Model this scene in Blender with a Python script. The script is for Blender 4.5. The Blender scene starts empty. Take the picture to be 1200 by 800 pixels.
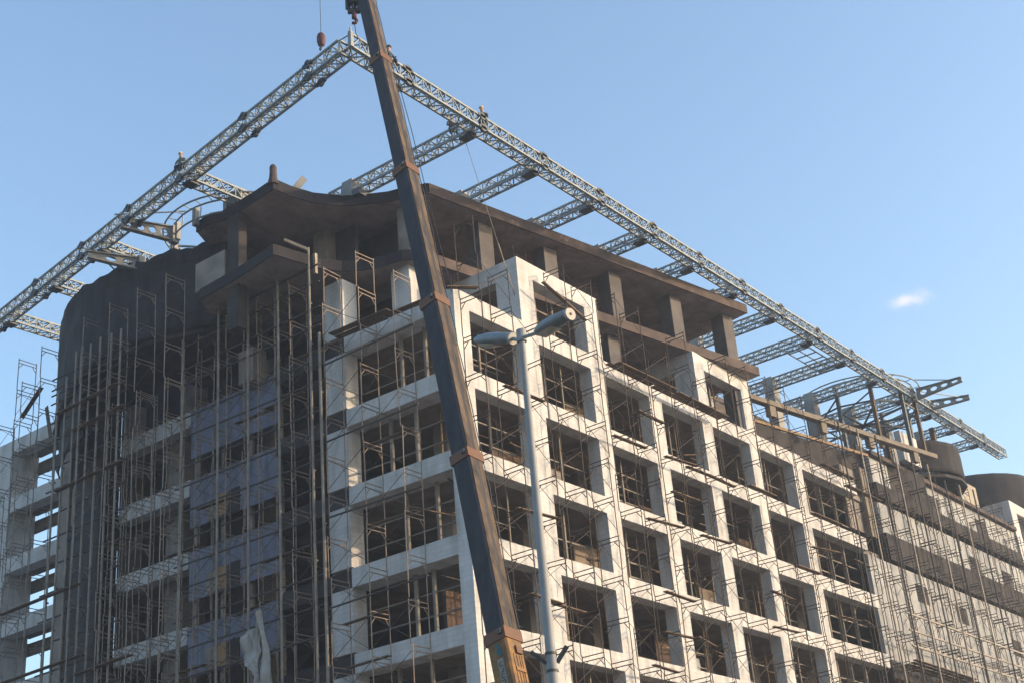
import bpy, bmesh, math, random
from mathutils import Vector, Matrix, noise
random.seed(7)
S = 0.3113            # metres per drawing unit (one storey = 12.85 units = 4 m)
GZ = -105.1           # ground height in drawing units; the corner parapet is the origin
sc = bpy.context.scene
COL = sc.collection

def W(p):
    return Vector((p[0] * S, p[1] * S, (p[2] - GZ) * S))

# ------------------------------------------------------------------ mesh builder
class MB:
    def __init__(self):
        self.v = []; self.f = []
    def add(self, vs, fs):
        o = len(self.v); self.v += [tuple(p) for p in vs]; self.f += [tuple(i + o for i in q) for q in fs]
        return self
    def box(self, x0, x1, y0, y1, z0, z1):
        return self.add([(x0,y0,z0),(x1,y0,z0),(x1,y1,z0),(x0,y1,z0),(x0,y0,z1),(x1,y0,z1),(x1,y1,z1),(x0,y1,z1)],
                        [(3,2,1,0),(4,5,6,7),(0,1,5,4),(1,2,6,5),(2,3,7,6),(3,0,4,7)])
    def bar(self, p, q, w, h=None, up=None):
        p = Vector(p); q = Vector(q); d = (q - p)
        if d.length < 1e-6: return self
        d.normalize(); h = h or w
        u = Vector(up) if up else (Vector((0,0,1)) if abs(d.z) < .9 else Vector((1,0,0)))
        a = d.cross(u).normalized() * (w/2); b = a.cross(d).normalized() * (h/2)
        vs = [p-a-b, p+a-b, p+a+b, p-a+b, q-a-b, q+a-b, q+a+b, q-a+b]
        return self.add(vs, [(3,2,1,0),(4,5,6,7),(0,1,5,4),(1,2,6,5),(2,3,7,6),(3,0,4,7)])
    def tube(self, p, q, r, n=6, r2=None):
        p = Vector(p); q = Vector(q); d = (q - p).normalized(); r2 = r if r2 is None else r2
        u = Vector((0,0,1)) if abs(d.z) < .9 else Vector((1,0,0))
        a = d.cross(u).normalized(); b = d.cross(a).normalized()
        vs = []
        for c, rr in ((p, r), (q, r2)):
            for i in range(n):
                t = 2*math.pi*i/n; vs.append(c + a*math.cos(t)*rr + b*math.sin(t)*rr)
        fs = [(i, (i+1) % n, n+(i+1) % n, n+i) for i in range(n)] + [tuple(range(n))[::-1], tuple(range(n, 2*n))]
        return self.add(vs, fs)
    def path(self, pts, r, n=6):
        for a, b in zip(pts, pts[1:]): self.tube(a, b, r, n)
        return self
    def prism(self, poly, z0, z1):
        n = len(poly)
        vs = [(x, y, z0) for x, y in poly] + [(x, y, z1) for x, y in poly]
        return self.add(vs, [tuple(range(n))[::-1], tuple(range(n, 2*n))] + [(i, (i+1) % n, n+(i+1) % n, n+i) for i in range(n)])
    def disc(self, c, ax, r, t, n=12):
        c = Vector(c); ax = Vector(ax).normalized()
        return self.tube(c - ax*t/2, c + ax*t/2, r, n)
    def lathe(self, c, prof, n=16):
        vs = []; fs = []
        for z, r in prof:
            for i in range(n):
                t = 2*math.pi*i/n; vs.append((c[0]+r*math.cos(t), c[1]+r*math.sin(t), c[2]+z))
        m = len(prof)
        for k in range(m-1):
            for i in range(n): fs.append((k*n+i, k*n+(i+1) % n, (k+1)*n+(i+1) % n, (k+1)*n+i))
        fs += [tuple(range(n))[::-1], tuple(range((m-1)*n, m*n))]
        return self.add(vs, fs)
    def mesh(self, name, m, base=(0,0,GZ), smooth=False):
        me = bpy.data.meshes.new(name)
        b = W(base)
        me.from_pydata([W(p) - b for p in self.v], [], self.f)
        bm = bmesh.new(); bm.from_mesh(me); bmesh.ops.recalc_face_normals(bm, faces=bm.faces); bm.to_mesh(me); bm.free()
        for mm in (m if isinstance(m, (list, tuple)) else [m]): me.materials.append(mm)
        if smooth:
            for p in me.polygons: p.use_smooth = True
        return me

def obj(name, mb, m, parent=None, smooth=False, label=None):
    base = parent['_b'] if parent is not None else (0, 0, GZ)
    o = bpy.data.objects.new(name, mb.mesh(name, m, base, smooth)); COL.objects.link(o)
    if parent is not None: o.parent = parent; o['_b'] = parent['_b']
    if label: o['label'] = label
    return o
def inst(name, me, parent, loc=(0,0,0)):
    o = bpy.data.objects.new(name, me); COL.objects.link(o); o.parent = parent; o.location = [c*S for c in loc]
    return o
def thing(name, base, label, cat, group=None):
    o = bpy.data.objects.new(name, None); COL.objects.link(o); o.location = W(base); o['_b'] = list(base)
    o.empty_display_size = .2
    o['label'] = label; o['category'] = cat
    if group: o['group'] = group
    return o
def single(name, mb, m, base, label, cat, group=None, smooth=False):
    o = bpy.data.objects.new(name, mb.mesh(name, m, base, smooth)); COL.objects.link(o); o.location = W(base); o['_b'] = list(base)
    o['label'] = label; o['category'] = cat
    if group: o['group'] = group
    return o
ORD = ['first','second','third','fourth','fifth','sixth','seventh','eighth','ninth','tenth','eleventh','twelfth','thirteenth','fourteenth','fifteenth','sixteenth','seventeenth','eighteenth','nineteenth','twentieth']
def ordn(i):
    if i < 20: return ORD[i]
    t = {2:'twenty',3:'thirty',4:'forty'}[(i+1)//10]
    u = (i+1) % 10
    return t[:-1]+'ieth' if u == 0 else t + '-' + ORD[u-1]

# ------------------------------------------------------------------ materials
def mat(name, col, rough=.8, metal=0, var=.25, scale=1.5, col2=None, bump=0.0, spec=.3, streak=0, detail=6):
    m = bpy.data.materials.new(name); m.use_nodes = True
    nt = m.node_tree; n = nt.nodes; L = nt.links; b = n['Principled BSDF']
    b.inputs['Roughness'].default_value = rough; b.inputs['Metallic'].default_value = metal
    b.inputs['Specular IOR Level'].default_value = spec
    tc = n.new('ShaderNodeTexCoord'); mp = n.new('ShaderNodeMapping'); L.new(tc.outputs['Object'], mp.inputs[0])
    if streak: mp.inputs['Scale'].default_value = (1, 1, streak)
    no = n.new('ShaderNodeTexNoise'); no.inputs['Scale'].default_value = scale; no.inputs['Detail'].default_value = detail; no.inputs['Roughness'].default_value = .65
    L.new(mp.outputs[0], no.inputs['Vector'])
    cr = n.new('ShaderNodeValToRGB'); L.new(no.outputs['Fac'], cr.inputs[0])
    c2 = col2 or [c*(1-var) for c in col]
    c1 = col if col2 else [min(1, c*(1+var)) for c in col]
    cr.color_ramp.elements[0].position = .33; cr.color_ramp.elements[1].position = .67
    cr.color_ramp.elements[0].color = (*c2, 1); cr.color_ramp.elements[1].color = (*c1, 1)
    L.new(cr.outputs[0], b.inputs['Base Color'])
    if bump:
        bp = n.new('ShaderNodeBump'); bp.inputs['Strength'].default_value = bump; bp.inputs['Distance'].default_value = .02
        L.new(no.outputs['Fac'], bp.inputs['Height']); L.new(bp.outputs[0], b.inputs['Normal'])
    return m
def block_mat(name, col, mortar, bw, bh, msize, var=.06, stain=.25):
    m = mat(name, col, .9, 0, var, .6)
    nt = m.node_tree; n = nt.nodes; L = nt.links; b = n['Principled BSDF']
    base = b.inputs['Base Color'].links[0].from_socket
    tc = n.new('ShaderNodeTexCoord'); sx = n.new('ShaderNodeSeparateXYZ'); L.new(tc.outputs['Object'], sx.inputs[0])
    ad = n.new('ShaderNodeMath'); ad.operation = 'ADD'; L.new(sx.outputs[0], ad.inputs[0]); L.new(sx.outputs[1], ad.inputs[1])
    cb = n.new('ShaderNodeCombineXYZ'); L.new(ad.outputs[0], cb.inputs[0]); L.new(sx.outputs[2], cb.inputs[1])
    br = n.new('ShaderNodeTexBrick'); L.new(cb.outputs[0], br.inputs['Vector'])
    br.inputs['Scale'].default_value = 1; br.inputs['Mortar Size'].default_value = msize; br.inputs['Brick Width'].default_value = bw; br.inputs['Row Height'].default_value = bh
    br.inputs['Color1'].default_value = (1,1,1,1); br.inputs['Color2'].default_value = (.91,.91,.905,1); br.inputs['Mortar'].default_value = (*mortar, 1)
    mx = n.new('ShaderNodeMix'); mx.data_type = 'RGBA'; mx.blend_type = 'MULTIPLY'; mx.inputs[0].default_value = 1
    L.new(base, mx.inputs[6]); L.new(br.outputs['Color'], mx.inputs[7])
    mp = n.new('ShaderNodeMapping'); mp.inputs['Scale'].default_value = (1.6, 1.6, .35); L.new(tc.outputs['Object'], mp.inputs[0])
    n2 = n.new('ShaderNodeTexNoise'); n2.inputs['Scale'].default_value = 1; n2.inputs['Detail'].default_value = 8; L.new(mp.outputs[0], n2.inputs['Vector'])
    r2 = n.new('ShaderNodeValToRGB'); L.new(n2.outputs['Fac'], r2.inputs[0])
    r2.color_ramp.elements[0].position = .3; r2.color_ramp.elements[0].color = (1-stain, 1-stain*1.05, 1-stain*1.15, 1)
    r2.color_ramp.elements[1].position = .55; r2.color_ramp.elements[1].color = (1,1,1,1)
    m2 = n.new('ShaderNodeMix'); m2.data_type = 'RGBA'; m2.blend_type = 'MULTIPLY'; m2.inputs[0].default_value = 1
    L.new(mx.outputs[2], m2.inputs[6]); L.new(r2.outputs[0], m2.inputs[7]); L.new(m2.outputs[2], b.inputs['Base Color'])
    return m
M_white = block_mat('white_block', (.49,.485,.485), (.84,.83,.81), .62, .24, .016, .08, .27)
M_panel = block_mat('grey_block', (.33,.337,.345), (.82,.81,.79), .62, .25, .014, .08, .28)
M_tanblock = block_mat('tan_block', (.33,.30,.25), (.75,.74,.72), 1.2, .6, .03)
M_brick = block_mat('red_brick', (.105,.07,.056), (.8,.8,.8), .24, .08, .012, .2)
M_slab = mat('site_concrete', (.20,.175,.155), .9, 0, .3, .7, bump=.3)
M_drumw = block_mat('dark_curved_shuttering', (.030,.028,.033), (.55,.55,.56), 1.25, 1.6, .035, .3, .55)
M_roof = mat('stained_brightened_concrete', (.30,.245,.225), .95, 0, 0, .9, col2=(.14,.115,.108), bump=.8, detail=10)  # mottled; lightened to make up for weak bounce light on the underside
M_colr = mat('grey_brown_concrete', (.105,.096,.094), .95, 0, .3, .6, bump=.3)
M_slab2 = mat('dark_stained_concrete', (.105,.078,.068), .95, 0, 0, 1.2, col2=(.05,.038,.034), bump=.8, detail=10)
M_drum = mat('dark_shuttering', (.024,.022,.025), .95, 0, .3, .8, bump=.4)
M_dark = mat('dark_formwork_and_shade', (.052,.046,.046), .95, 0, 0, .9, col2=(.022,.02,.022), bump=.7, detail=10)  # dark formwork, and walls where deep shade is put into the colour
M_inner = mat('inner_plaster', (.19,.155,.13), .95, 0, .3, .5)
M_tan = mat('bare_tan_concrete', (.16,.135,.108), .9, 0, .2, 1.2, bump=.2)
M_truss = mat('grey_green_steel_paint', (.205,.225,.225), .55, .1, .2, 2.5)
M_trussd = mat('dark_steel_plate', (.075,.082,.088), .6, .3, .2, 3)
M_post = mat('pale_steel_post', (.20,.20,.19), .6, .1, .2, 1)
M_scaf = mat('rusted_scaffold_tube', (.085,.058,.043), .75, .1, 0, 1.2, col2=(.035,.031,.03))
M_scafl = mat('lit_scaffold_tube', (.33,.245,.18), .7, .05, 0, 1.0, col2=(.17,.135,.11))  # light caught by the left-side tubes is put into this paler tan
M_scafd = mat('dark_scaffold_tube', (.042,.042,.046), .75, .1, 0, .9, col2=(.065,.05,.04))
M_galv = mat('galvanised_pole', (.25,.22,.18), .55, .2, 0, 1.1, col2=(.12,.10,.09))
M_wood = mat('timber_plank', (.15,.10,.065), .9, 0, 0, 2.2, col2=(.07,.05,.036), bump=.3)
M_woodl = mat('pale_timber', (.23,.155,.09), .9, 0, .2, 2)
M_grid = mat('grey_timber_frame', (.17,.145,.12), .9, 0, .2, 2)
M_boomd = mat('navy_boom_paint', (.036,.036,.043), .65, .05, 0, 3.0, col2=(.013,.014,.02), bump=.4, streak=.3, detail=12)
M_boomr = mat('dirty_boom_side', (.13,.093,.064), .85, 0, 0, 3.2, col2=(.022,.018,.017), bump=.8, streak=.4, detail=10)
M_boomy = mat('worn_yellow_paint', (.27,.14,.042), .7, .0, 0, 2.8, col2=(.085,.052,.032), bump=.3)
M_collar = mat('orange_collar', (.11,.058,.033), .65, .1, 0, 3, col2=(.14,.065,.035))
M_teal = mat('teal_decal', (.012,.085,.092), .5, 0, .1, 3)
M_greydecal = mat('grey_decal_band', (.20,.19,.165), .6, 0, .15, 3)
M_ink = mat('dark_lettering', (.04,.045,.05), .6, 0, .2, 4)
M_rope = mat('steel_rope', (.05,.05,.055), .6, .4, .2, 5)
M_red = mat('faded_red_paint', (.085,.032,.034), .6, .1, .25, 4)
M_lamp = mat('lamp_housing', (.20,.225,.24), .5, .1, .12, 6)
M_lampend = mat('lamp_end_cap', (.34,.32,.29), .5, 0, .12, 8)
M_glassl = mat('lamp_lens', (.42,.40,.34), .25, 0, .1, 3, spec=.6)
M_pole = mat('lamp_post_paint', (.23,.24,.25), .6, .0, .12, 3)
M_ground = mat('dry_ground', (.20,.185,.16), .95, 0, .25, .15)
M_road = mat('asphalt', (.055,.055,.055), .95, 0, .25, .8)
M_tarp = mat('dirty_white_sheet', (.34,.34,.34), .9, 0, 0, 1.6, col2=(.22,.20,.16), bump=.5)
M_board = mat('plywood_board', (.28,.17,.085), .85, 0, .2, 2)
M_skin = mat('skin', (.35,.20,.13), .7, 0, .1, 4)
M_shirt = [mat('dark_jacket', (.05,.055,.065), .9), mat('green_grey_jacket', (.11,.13,.11), .9), mat('brown_jacket', (.12,.08,.06), .9)]
M_trouser = mat('dark_trousers', (.035,.035,.045), .9)
M_helmet = mat('helmet', (.5,.42,.3), .5)
M_hair = mat('black_hair', (.02,.017,.015), .7)
# glazed violet-blue sheeting: semi-gloss, patchwork of panes
M_glass = block_mat('violet_blue_sheeting', (.125,.135,.20), (.62,.62,.68), 1.15, 2.9, .02, .22, .35); M_glass.node_tree.nodes['Principled BSDF'].inputs['Roughness'].default_value = .38

# ------------------------------------------------------------------ camera
R0 = (0.6191797, -0.78111522, -0.08047055); R1 = (-0.28751629, -0.32087828, 0.90242535); R2 = (0.73071943, 0.53562687, 0.42326467)
CU = (-150.49935443, -120.54998555, -100.0)
cam = bpy.data.cameras.new('camera'); co = bpy.data.objects.new('camera', cam); COL.objects.link(co)
mw = Matrix(((R0[0], R1[0], -R2[0]), (R0[1], R1[1], -R2[1]), (R0[2], R1[2], -R2[2]))).to_4x4()
mw.translation = W(CU); co.matrix_world = mw
cam.sensor_width = 36; cam.lens = 36*1667.79/1200; cam.clip_start = .5; cam.clip_end = 6000
sc.camera = co

# ------------------------------------------------------------------ light
SUN_EL = math.radians(13.5); SUN_AZ = math.radians(147)
w = bpy.data.worlds.new('World'); sc.world = w; w.use_nodes = True
n = w.node_tree.nodes; L = w.node_tree.links; bg = n['Background']
sky = n.new('ShaderNodeTexSky'); sky.sky_type = 'NISHITA'; sky.sun_disc = False
sky.sun_elevation = SUN_EL; sky.sun_rotation = SUN_AZ; sky.air_density = 1.15; sky.dust_density = 2.2; sky.ozone_density = 2.2
bg.inputs[1].default_value = .15
# one small pale cloud, placed by direction in the sky
tc = n.new('ShaderNodeTexCoord')
def vm(op, a, b=None):
    x = n.new('ShaderNodeVectorMath'); x.operation = op
    if hasattr(a, 'links'): L.new(a, x.inputs[0])
    else: x.inputs[0].default_value = a
    if b is not None:
        if hasattr(b, 'links'): L.new(b, x.inputs[1])
        else: x.inputs[1].default_value = b
    return x
cd = Vector((0.86186, 0.29716, 0.41096)).normalized()
cr_ = cd.cross(Vector((0,0,1))).normalized(); cu_ = cr_.cross(cd)
nz = n.new('ShaderNodeTexNoise'); nz.inputs['Scale'].default_value = 70; nz.inputs['Detail'].default_value = 8; nz.inputs['Roughness'].default_value = .65
L.new(tc.outputs['Generated'], nz.inputs['Vector'])
nv = vm('SUBTRACT', nz.outputs['Color'], (.5,.5,.5)); sv = vm('SCALE', nv.outputs[0]); sv.inputs[3].default_value = .019
dv = vm('SUBTRACT', tc.outputs['Generated'], tuple(cd)); dv2 = vm('ADD', dv.outputs[0], sv.outputs[0])
da = vm('DOT_PRODUCT', dv2.outputs[0], tuple(cr_)); db = vm('DOT_PRODUCT', dv2.outputs[0], tuple(cu_))
def mth(op, a, b=None, c=None):
    x = n.new('ShaderNodeMath'); x.operation = op
    for i, v in enumerate((a, b, c)):
        if v is None: continue
        if hasattr(v, 'links'): L.new(v, x.inputs[i])
        else: x.inputs[i].default_value = v
    return x.outputs[0]
e2 = mth('ADD', mth('POWER', mth('DIVIDE', da.outputs['Value'], .0100), 2), mth('POWER', mth('DIVIDE', db.outputs['Value'], .0042), 2))
fac = mth('MULTIPLY', mth('POWER', 2.718, mth('MULTIPLY', e2, -1.1)), .85)
mixn = n.new('ShaderNodeMix'); mixn.data_type = 'RGBA'; L.new(fac, mixn.inputs[0]); L.new(sky.outputs[0], mixn.inputs[6]); mixn.inputs[7].default_value = (2.6, 2.55, 2.6, 1)
L.new(mixn.outputs[2], bg.inputs[0])
sl = bpy.data.lights.new('sun', 'SUN'); sl.energy = 2.0; sl.angle = math.radians(.6); sl.color = (1, .74, .48)
so = bpy.data.objects.new('sun', sl); COL.objects.link(so)
sd = Vector((math.sin(SUN_AZ)*math.cos(SUN_EL), math.cos(SUN_AZ)*math.cos(SUN_EL), math.sin(SUN_EL)))
so.rotation_euler = sd.to_track_quat('Z', 'Y').to_euler()
vs = sc.view_settings; vs.view_transform = 'Standard'; vs.look = 'None'; vs.exposure = 1.4; vs.gamma = 1; vs.use_curve_mapping = False

# ------------------------------------------------------------------ ground
def structure(name, mb, m):
    o = obj(name, mb, m); o['kind'] = 'structure'; return o
structure('ground', MB().add([(-6000,-6000,GZ),(6000,-6000,GZ),(6000,6000,GZ),(-6000,6000,GZ)], [(0,1,2,3)]), M_ground)
g = GZ + .013
structure('road', MB().add([(-400,-110,g),(600,-110,g),(600,-66,g),(-400,-66,g)], [(0,1,2,3)]), M_road)

# thin haze volume over the whole site, added to lift the dark tones
hz = bpy.data.materials.new('haze'); hz.use_nodes = True; hn = hz.node_tree.nodes
for x_ in list(hn):
    if x_.type == 'BSDF_PRINCIPLED': hn.remove(x_)
pv = hn.new('ShaderNodeVolumePrincipled'); pv.inputs['Color'].default_value = (.72,.84,1,1); pv.inputs['Density'].default_value = .0006; pv.inputs['Anisotropy'].default_value = .3
hz.node_tree.links.new(pv.outputs[0], [x_ for x_ in hn if x_.type == 'OUTPUT_MATERIAL'][0].inputs['Volume'])
ho = obj('haze', MB().box(-6100, 6100, -6100, 6100, GZ-3.3, 100), hz); ho['kind'] = 'stuff'

# ------------------------------------------------------------------ building
ST = 12.85
CX = [(0,3.55),(17.1,21.2),(35.8,40.0),(53.8,57.9),(72.1,75.8),(90.0,93.8),(108.0,112.0)]
D = 2.4
bld = thing('office_building', (60, 40, GZ), 'unfinished multi-storey building with white gridded facade wrapped in scaffolding', 'building')
def part(name, mb, m, label=None, smooth=False): return obj(name, mb, m, bld, smooth, label)
TOPC = [0, 11.8, 11.8, 0, 11.8, 11.8, 0]
for (a, b), t in zip(CX, TOPC):
    part('facade_column', MB().box(a, b, 0, D, GZ, t), M_white)
# spandrels between the columns, storey by storey
for i in range(6):
    a = CX[i][1]; b = CX[i+1][0]
    for k in range(0, 7):
        z = -ST*k
        part('spandrel', MB().box(a, b, 0, D, z-2.85, z), M_white)
part('spandrel', MB().box(CX[6][1], 138.4, 0, D, -2.9, -.4), M_white)
for k in range(1, 7): part('spandrel', MB().box(CX[6][1], 138.4, 0, D, -ST*k-2.85, -ST*k), M_white)
# raised frames on the parapet (second and fifth bay) with their side returns
for i in (1, 4):
    part('raised_frame_column', MB().box(CX[i][0], CX[i][0]+2.3, D, 4.6, 0, 11.8), M_white)
    part('raised_frame_beam', MB().box(CX[i][1], CX[i+1][0], 0, D, 8.8, 11.8), M_white)
    x = CX[i][0]
    part('raised_frame_beam', MB().box(x, x+2.2, 4.6, 22, 8.6, 11.8), M_white)
rb_ = random.Random(11)
for i, (a, b) in enumerate(CX):
    for q in range(5):
        x = a+.5+q*(b-a-1)/4; t = TOPC[i]
        part('rebar', MB().tube((x, .6, t-.2), (x+rb_.uniform(-.15,.15), .6+rb_.uniform(-.1,.1), t+rb_.uniform(1.0,2.4)), .05, 5), M_scaf)
for q in range(16):
    i = rb_.randrange(0, 6); k = rb_.randrange(0, 5); z0 = -ST*(k+1)-1.15; x = CX[i][1]+rb_.uniform(.5, 9); h = rb_.uniform(3.2, 6.5); w_ = rb_.uniform(2, 5)
    pm = MB()
    for c in range(int(h/.8)): pm.box(x+rb_.uniform(-.15,.15), x+w_+rb_.uniform(-.15,.15), 4+rb_.uniform(-.1,.1), 5.2+rb_.uniform(-.1,.1), z0+c*.81, z0+c*.81+.8)
    part('block_pile', pm, rb_.choice((M_panel, M_board, M_slab)))
# left facade
part('facade_column', MB().box(0, 3.3, 23.15, 27.5, .2, 10.4), M_white)
for k in range(0, 6):
    z = -ST*k
    part('spandrel', MB().box(0, 3.55, D, 23.15, z-2.9, z), M_white)
    part('facade_column', MB().box(0.05, 3.0, 23.15, 27.5, z-ST+.3, z-2.9), M_white)
    part('slab_edge', MB().box(.5, 4.5, 23.2, 39.6, z-2.85, z-.05 if k else z), M_dark)
# floor slabs
poly = [(D,D),(246,D),(246,42),(42,42),(42,96),(4.4,96),(4.4,27.7),(D,27.7)]
for k in range(0, 9):
    z = -ST*k
    part('floor_slab', MB().prism(poly, z-2.3, z-1.15), M_slab)
# core walls and inner columns
part('core_wall', MB().box(27, 244, 24, 25.5, GZ, 25.4), M_inner)
part('core_wall', MB().box(25.4, 26.9, 24, 95, GZ, 25.4), M_dark)  # dark colour carries the shade of the left bays
for x in (12, 30, 47.5, 65.5, 83.5, 101.5, 125):
    part('inner_column', MB().box(x, x+2.8, 13, 15.8, GZ, -1.2), M_slab)
for y in (33, 50, 70, 88):
    part('inner_column', MB().box(9, 12, y, y+3, GZ, 11.5), M_slab)
for x, k in ((18,1),(38,2),(60,1),(60,3),(78,2),(96,1),(96,4),(20,4),(40,0),(4.2,3)):
    part('partition_wall', MB().box(x+1, x+14.5, 9.5, 10.1, -ST*(k+1)-1.1, -ST*k-4.2-random.random()*3), M_brick if k % 2 else M_inner)
# timber grids standing in the openings
def grid(x0, x1, z0, z1, y, nv, nh, w=.24):
    m = MB()
    for i in range(nv):
        x = x0 + (x1-x0)*(i+1)/(nv+1); m.box(x-w, x+w, y-w, y+w, z0, z1)
    for j in range(nh):
        z = z0 + (z1-z0)*(j+1)/(nh+1); m.box(x0, x1, y+w+.01, y+2*w, z-w*.7, z+w*.7)
    return m
rnd = random.Random(3)
for i in range(6):
    for k in range(-1, 6):
        if k == -1 and i not in (1, 4): continue
        z0 = -ST*(k+1); z1 = (-ST*k-2.85) if k >= 0 else 8.8
        t = rnd.random()
        if t < .72: part('window_grid', grid(CX[i][1], CX[i+1][0], z0, z1, D+rnd.uniform(.5,2.5), rnd.choice((1,1,2)), rnd.choice((1,2,3)), rnd.choice((.13,.16,.2))), M_grid)
        if t > .35:
            for q in range(rnd.choice((1,2))):
                x = CX[i][1] + 1 + rnd.random()*11; y = 6 + rnd.random()*5
                part('shoring_prop', MB().tube((x,y,z0-1.15), (x+rnd.uniform(-.5,.5),y,z1+.6), .15), rnd.choice((M_galv, M_woodl)))
for i in range(6):
    for k in range(0, 5):
        z0 = -ST*(k+1); z1 = -ST*k-2.9
        for q in range(2):
            x = CX[i][1] + rnd.uniform(.5, 12); y = rnd.uniform(4.5, 8.5); zz = z0 + rnd.uniform(0, 8)
            part('formwork_batten', MB().bar((x, y, zz), (x+rnd.uniform(3, 9)*rnd.choice((-1,1)), y+rnd.uniform(-1,3), zz+rnd.uniform(-2.5, 2.5)), .3, .2), rnd.choice((M_grid, M_wood, M_scaf)))
for i in range(6):
    for k in range(0, 5):
        z0 = -ST*(k+1)-1.1; z1 = -ST*k-2.4
        for q in range(3):
            x = CX[i][1] + 2 + q*4.4 + rnd.uniform(-1, 1); y = rnd.uniform(3.6, 7)
            part('inner_scaffold_pipe', MB().tube((x, y, z0), (x+rnd.uniform(-.3,.3), y, z1), .10, 5), rnd.choice((M_scafl, M_galv, M_woodl, M_scaf)))
        for q in range(2):
            z = z0 + 3.2 + q*3.4 + rnd.uniform(-.6,.6); x = CX[i][1]+.3
            part('inner_scaffold_ledger', MB().tube((x, 5.2+q*.6, z), (x+13.3, 5.2+q*.6, z+rnd.uniform(-.4,.4)), .09, 5), rnd.choice((M_scafl, M_scaf, M_wood)))
for k in range(0, 6):
    z0 = -ST*(k+1); z1 = -ST*k-2.9
    m = MB()
    for x in (118.5, 125, 131.7): m.box(x-.25, x+.25, D+.3, D+.9, z0, z1)
    for j in (1,2): m.box(112, 138.4, D+1.0, D+1.2, z0+(z1-z0)*j/3-.14, z0+(z1-z0)*j/3+.14)
    part('window_grid', m, M_grid)
    ys = [(8.5, 13.5), (11.2, 16.4), (7.9, 14), (9.5, 13), (10.8, 17), (8.6, 13.2)][k]
    for y in ys: part('window_post', MB().tube((D+.4, y, z0), (D+.4, y, z1), .34, 8), M_galv)
    m = MB()
    for j in (1,2): m.box(D+.8, D+1.2, D, 23.1, z0+(z1-z0)*j/3-.1, z0+(z1-z0)*j/3+.1)
    part('window_grid', m, M_grid)

def wall_arc(arc, z0, z1, t=.8, fz=None, wob=0, nz=8, fb=None):
    m = MB(); n_ = len(arc)
    def sub(a):
        out = []
        for p, q in zip(a, a[1:]):
            for s in range(5): out.append((p[0]+(q[0]-p[0])*s/5, p[1]+(q[1]-p[1])*s/5))
        out.append(a[-1]); return out
    A = sub(arc); vs = []; fs = []
    nrm = []
    for i in range(len(A)):
        p = A[max(0,i-1)]; q = A[min(len(A)-1,i+1)]; dx, dy = q[0]-p[0], q[1]-p[1]; l = math.hypot(dx,dy); nrm.append((dy/l, -dx/l))
    for side in (0, 1):
        for j in range(nz+1):
            f = j/nz
            for i, (x, y) in enumerate(A):
                zt = z1 if fz is None else fz(i/(len(A)-1))
                o = (noise.noise(Vector((i*.23, f*5, 3)))*wob*(1-f*.6) if wob else 0) - side*t
                zb = z0 if fb is None else fb(i/(len(A)-1))
                vs.append((x - nrm[i][0]*o*-1, y - nrm[i][1]*o*-1, zb+(zt-zb)*f))
    N = len(A); tot = N*(nz+1)
    for side in (0, 1):
        for j in range(nz):
            for i in range(N-1):
                a = side*tot+j*N+i; fs.append((a, a+1, a+N+1, a+N))
    for i in range(N-1):
        fs.append((i, i+1, tot+i+1, tot+i)); a = nz*N+i; fs.append((a, a+1, tot+a+1, tot+a))
    for j in range(nz):
        for i in (0, N-1):
            a = j*N+i; fs.append((a, a+N, tot+a+N, tot+a))
    return m.add(vs, fs)
# roof plates with the swept concave front
edge = [(92.7,-2.8),(99,34),(30,52),(14,60)]
sl1 = [(9.6,11.5),(8.0,14.4),(6.8,18.0),(4.8,21.1),(2.2,24.4),(-2.2,27.2),(-6.3,28.2),(-9.9,28.5),(-9.3,34.3),(-9.1,39),(-9.0,42),(-10.0,44),(-9.6,48)]
part('roof_slab', MB().prism(edge + sl1[::-1], 25.7, 27.5), M_roof)
sl2 = [(6.4,11.6),(4.6,13.8),(4.0,16.8),(2.4,20.6),(.1,23.2),(-3.1,24.9),(-8,25.9),(-11.9,26.6),(-11.2,31.4),(-10.8,34.9),(-10.5,38.3),(-10.1,46.3)]
part('roof_slab', MB().prism([(93.3,-2.9),(99,34),(30,52),(14,62)] + sl2[::-1], 11.85, 13.6), M_roof)
part('roof_edge', wall_arc(sl1, 25.62, 27.62, .22), M_drum)
part('roof_edge', wall_arc(sl2, 11.77, 13.68, .22), M_drum)
part('roof_edge', MB().prism([(9.6,11.5),(92.7,-2.8),(92.66,-3.05),(9.56,11.25)], 25.62, 27.62), M_slab2)
part('roof_edge', MB().prism([(6.5,11.58),(93.3,-2.9),(93.26,-3.15),(6.46,11.33)], 11.77, 13.68), M_slab2)
# upstand at the prow
part('prow_upstand', MB().lathe((-9.6,28.9,27.4), [(-.6,1.0),(.0,.9),(.8,.68),(2.0,.6),(2.7,.62),(3.1,.5),(3.4,.2)], 10), M_slab2)
part('roof_stub_beam', MB().bar((-5.2,29.0,27.2), (-3.4,28.2,30.2), 1.5, 1.2), M_post)
# skewed penthouse columns
ca, sa = math.cos(math.radians(-9.8)), math.sin(math.radians(-9.8))
def skewcol(cx, cy, w, d, z0, z1):
    c = [(-w/2,-d/2),(w/2,-d/2),(w/2,d/2),(-w/2,d/2)]
    return MB().prism([(cx+a*ca-b*sa, cy+a*sa+b*ca) for a, b in c], z0, z1)
for cx, cy in ((24.6,12.2),(40.2,9.6),(57.2,6.9),(74.6,4.2),(90.4,1.4)):
    part('roof_column', skewcol(cx, cy+.6, 3.2, 3.2, 13.6, 25.5), M_colr)
for cx, cy in ((90.6,2.0),(55,8),(31,11)):
    part('roof_column', skewcol(cx, cy, 3.0, 3.0, -1.2, 11.85), M_colr)
part('roof_column', MB().box(6.3, 9.6, 14, 18, -1.2, 11.85), M_white)
part('roof_column', MB().box(9.2, 11.8, 16, 18.5, 13.6, 25.5), M_slab)
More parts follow.
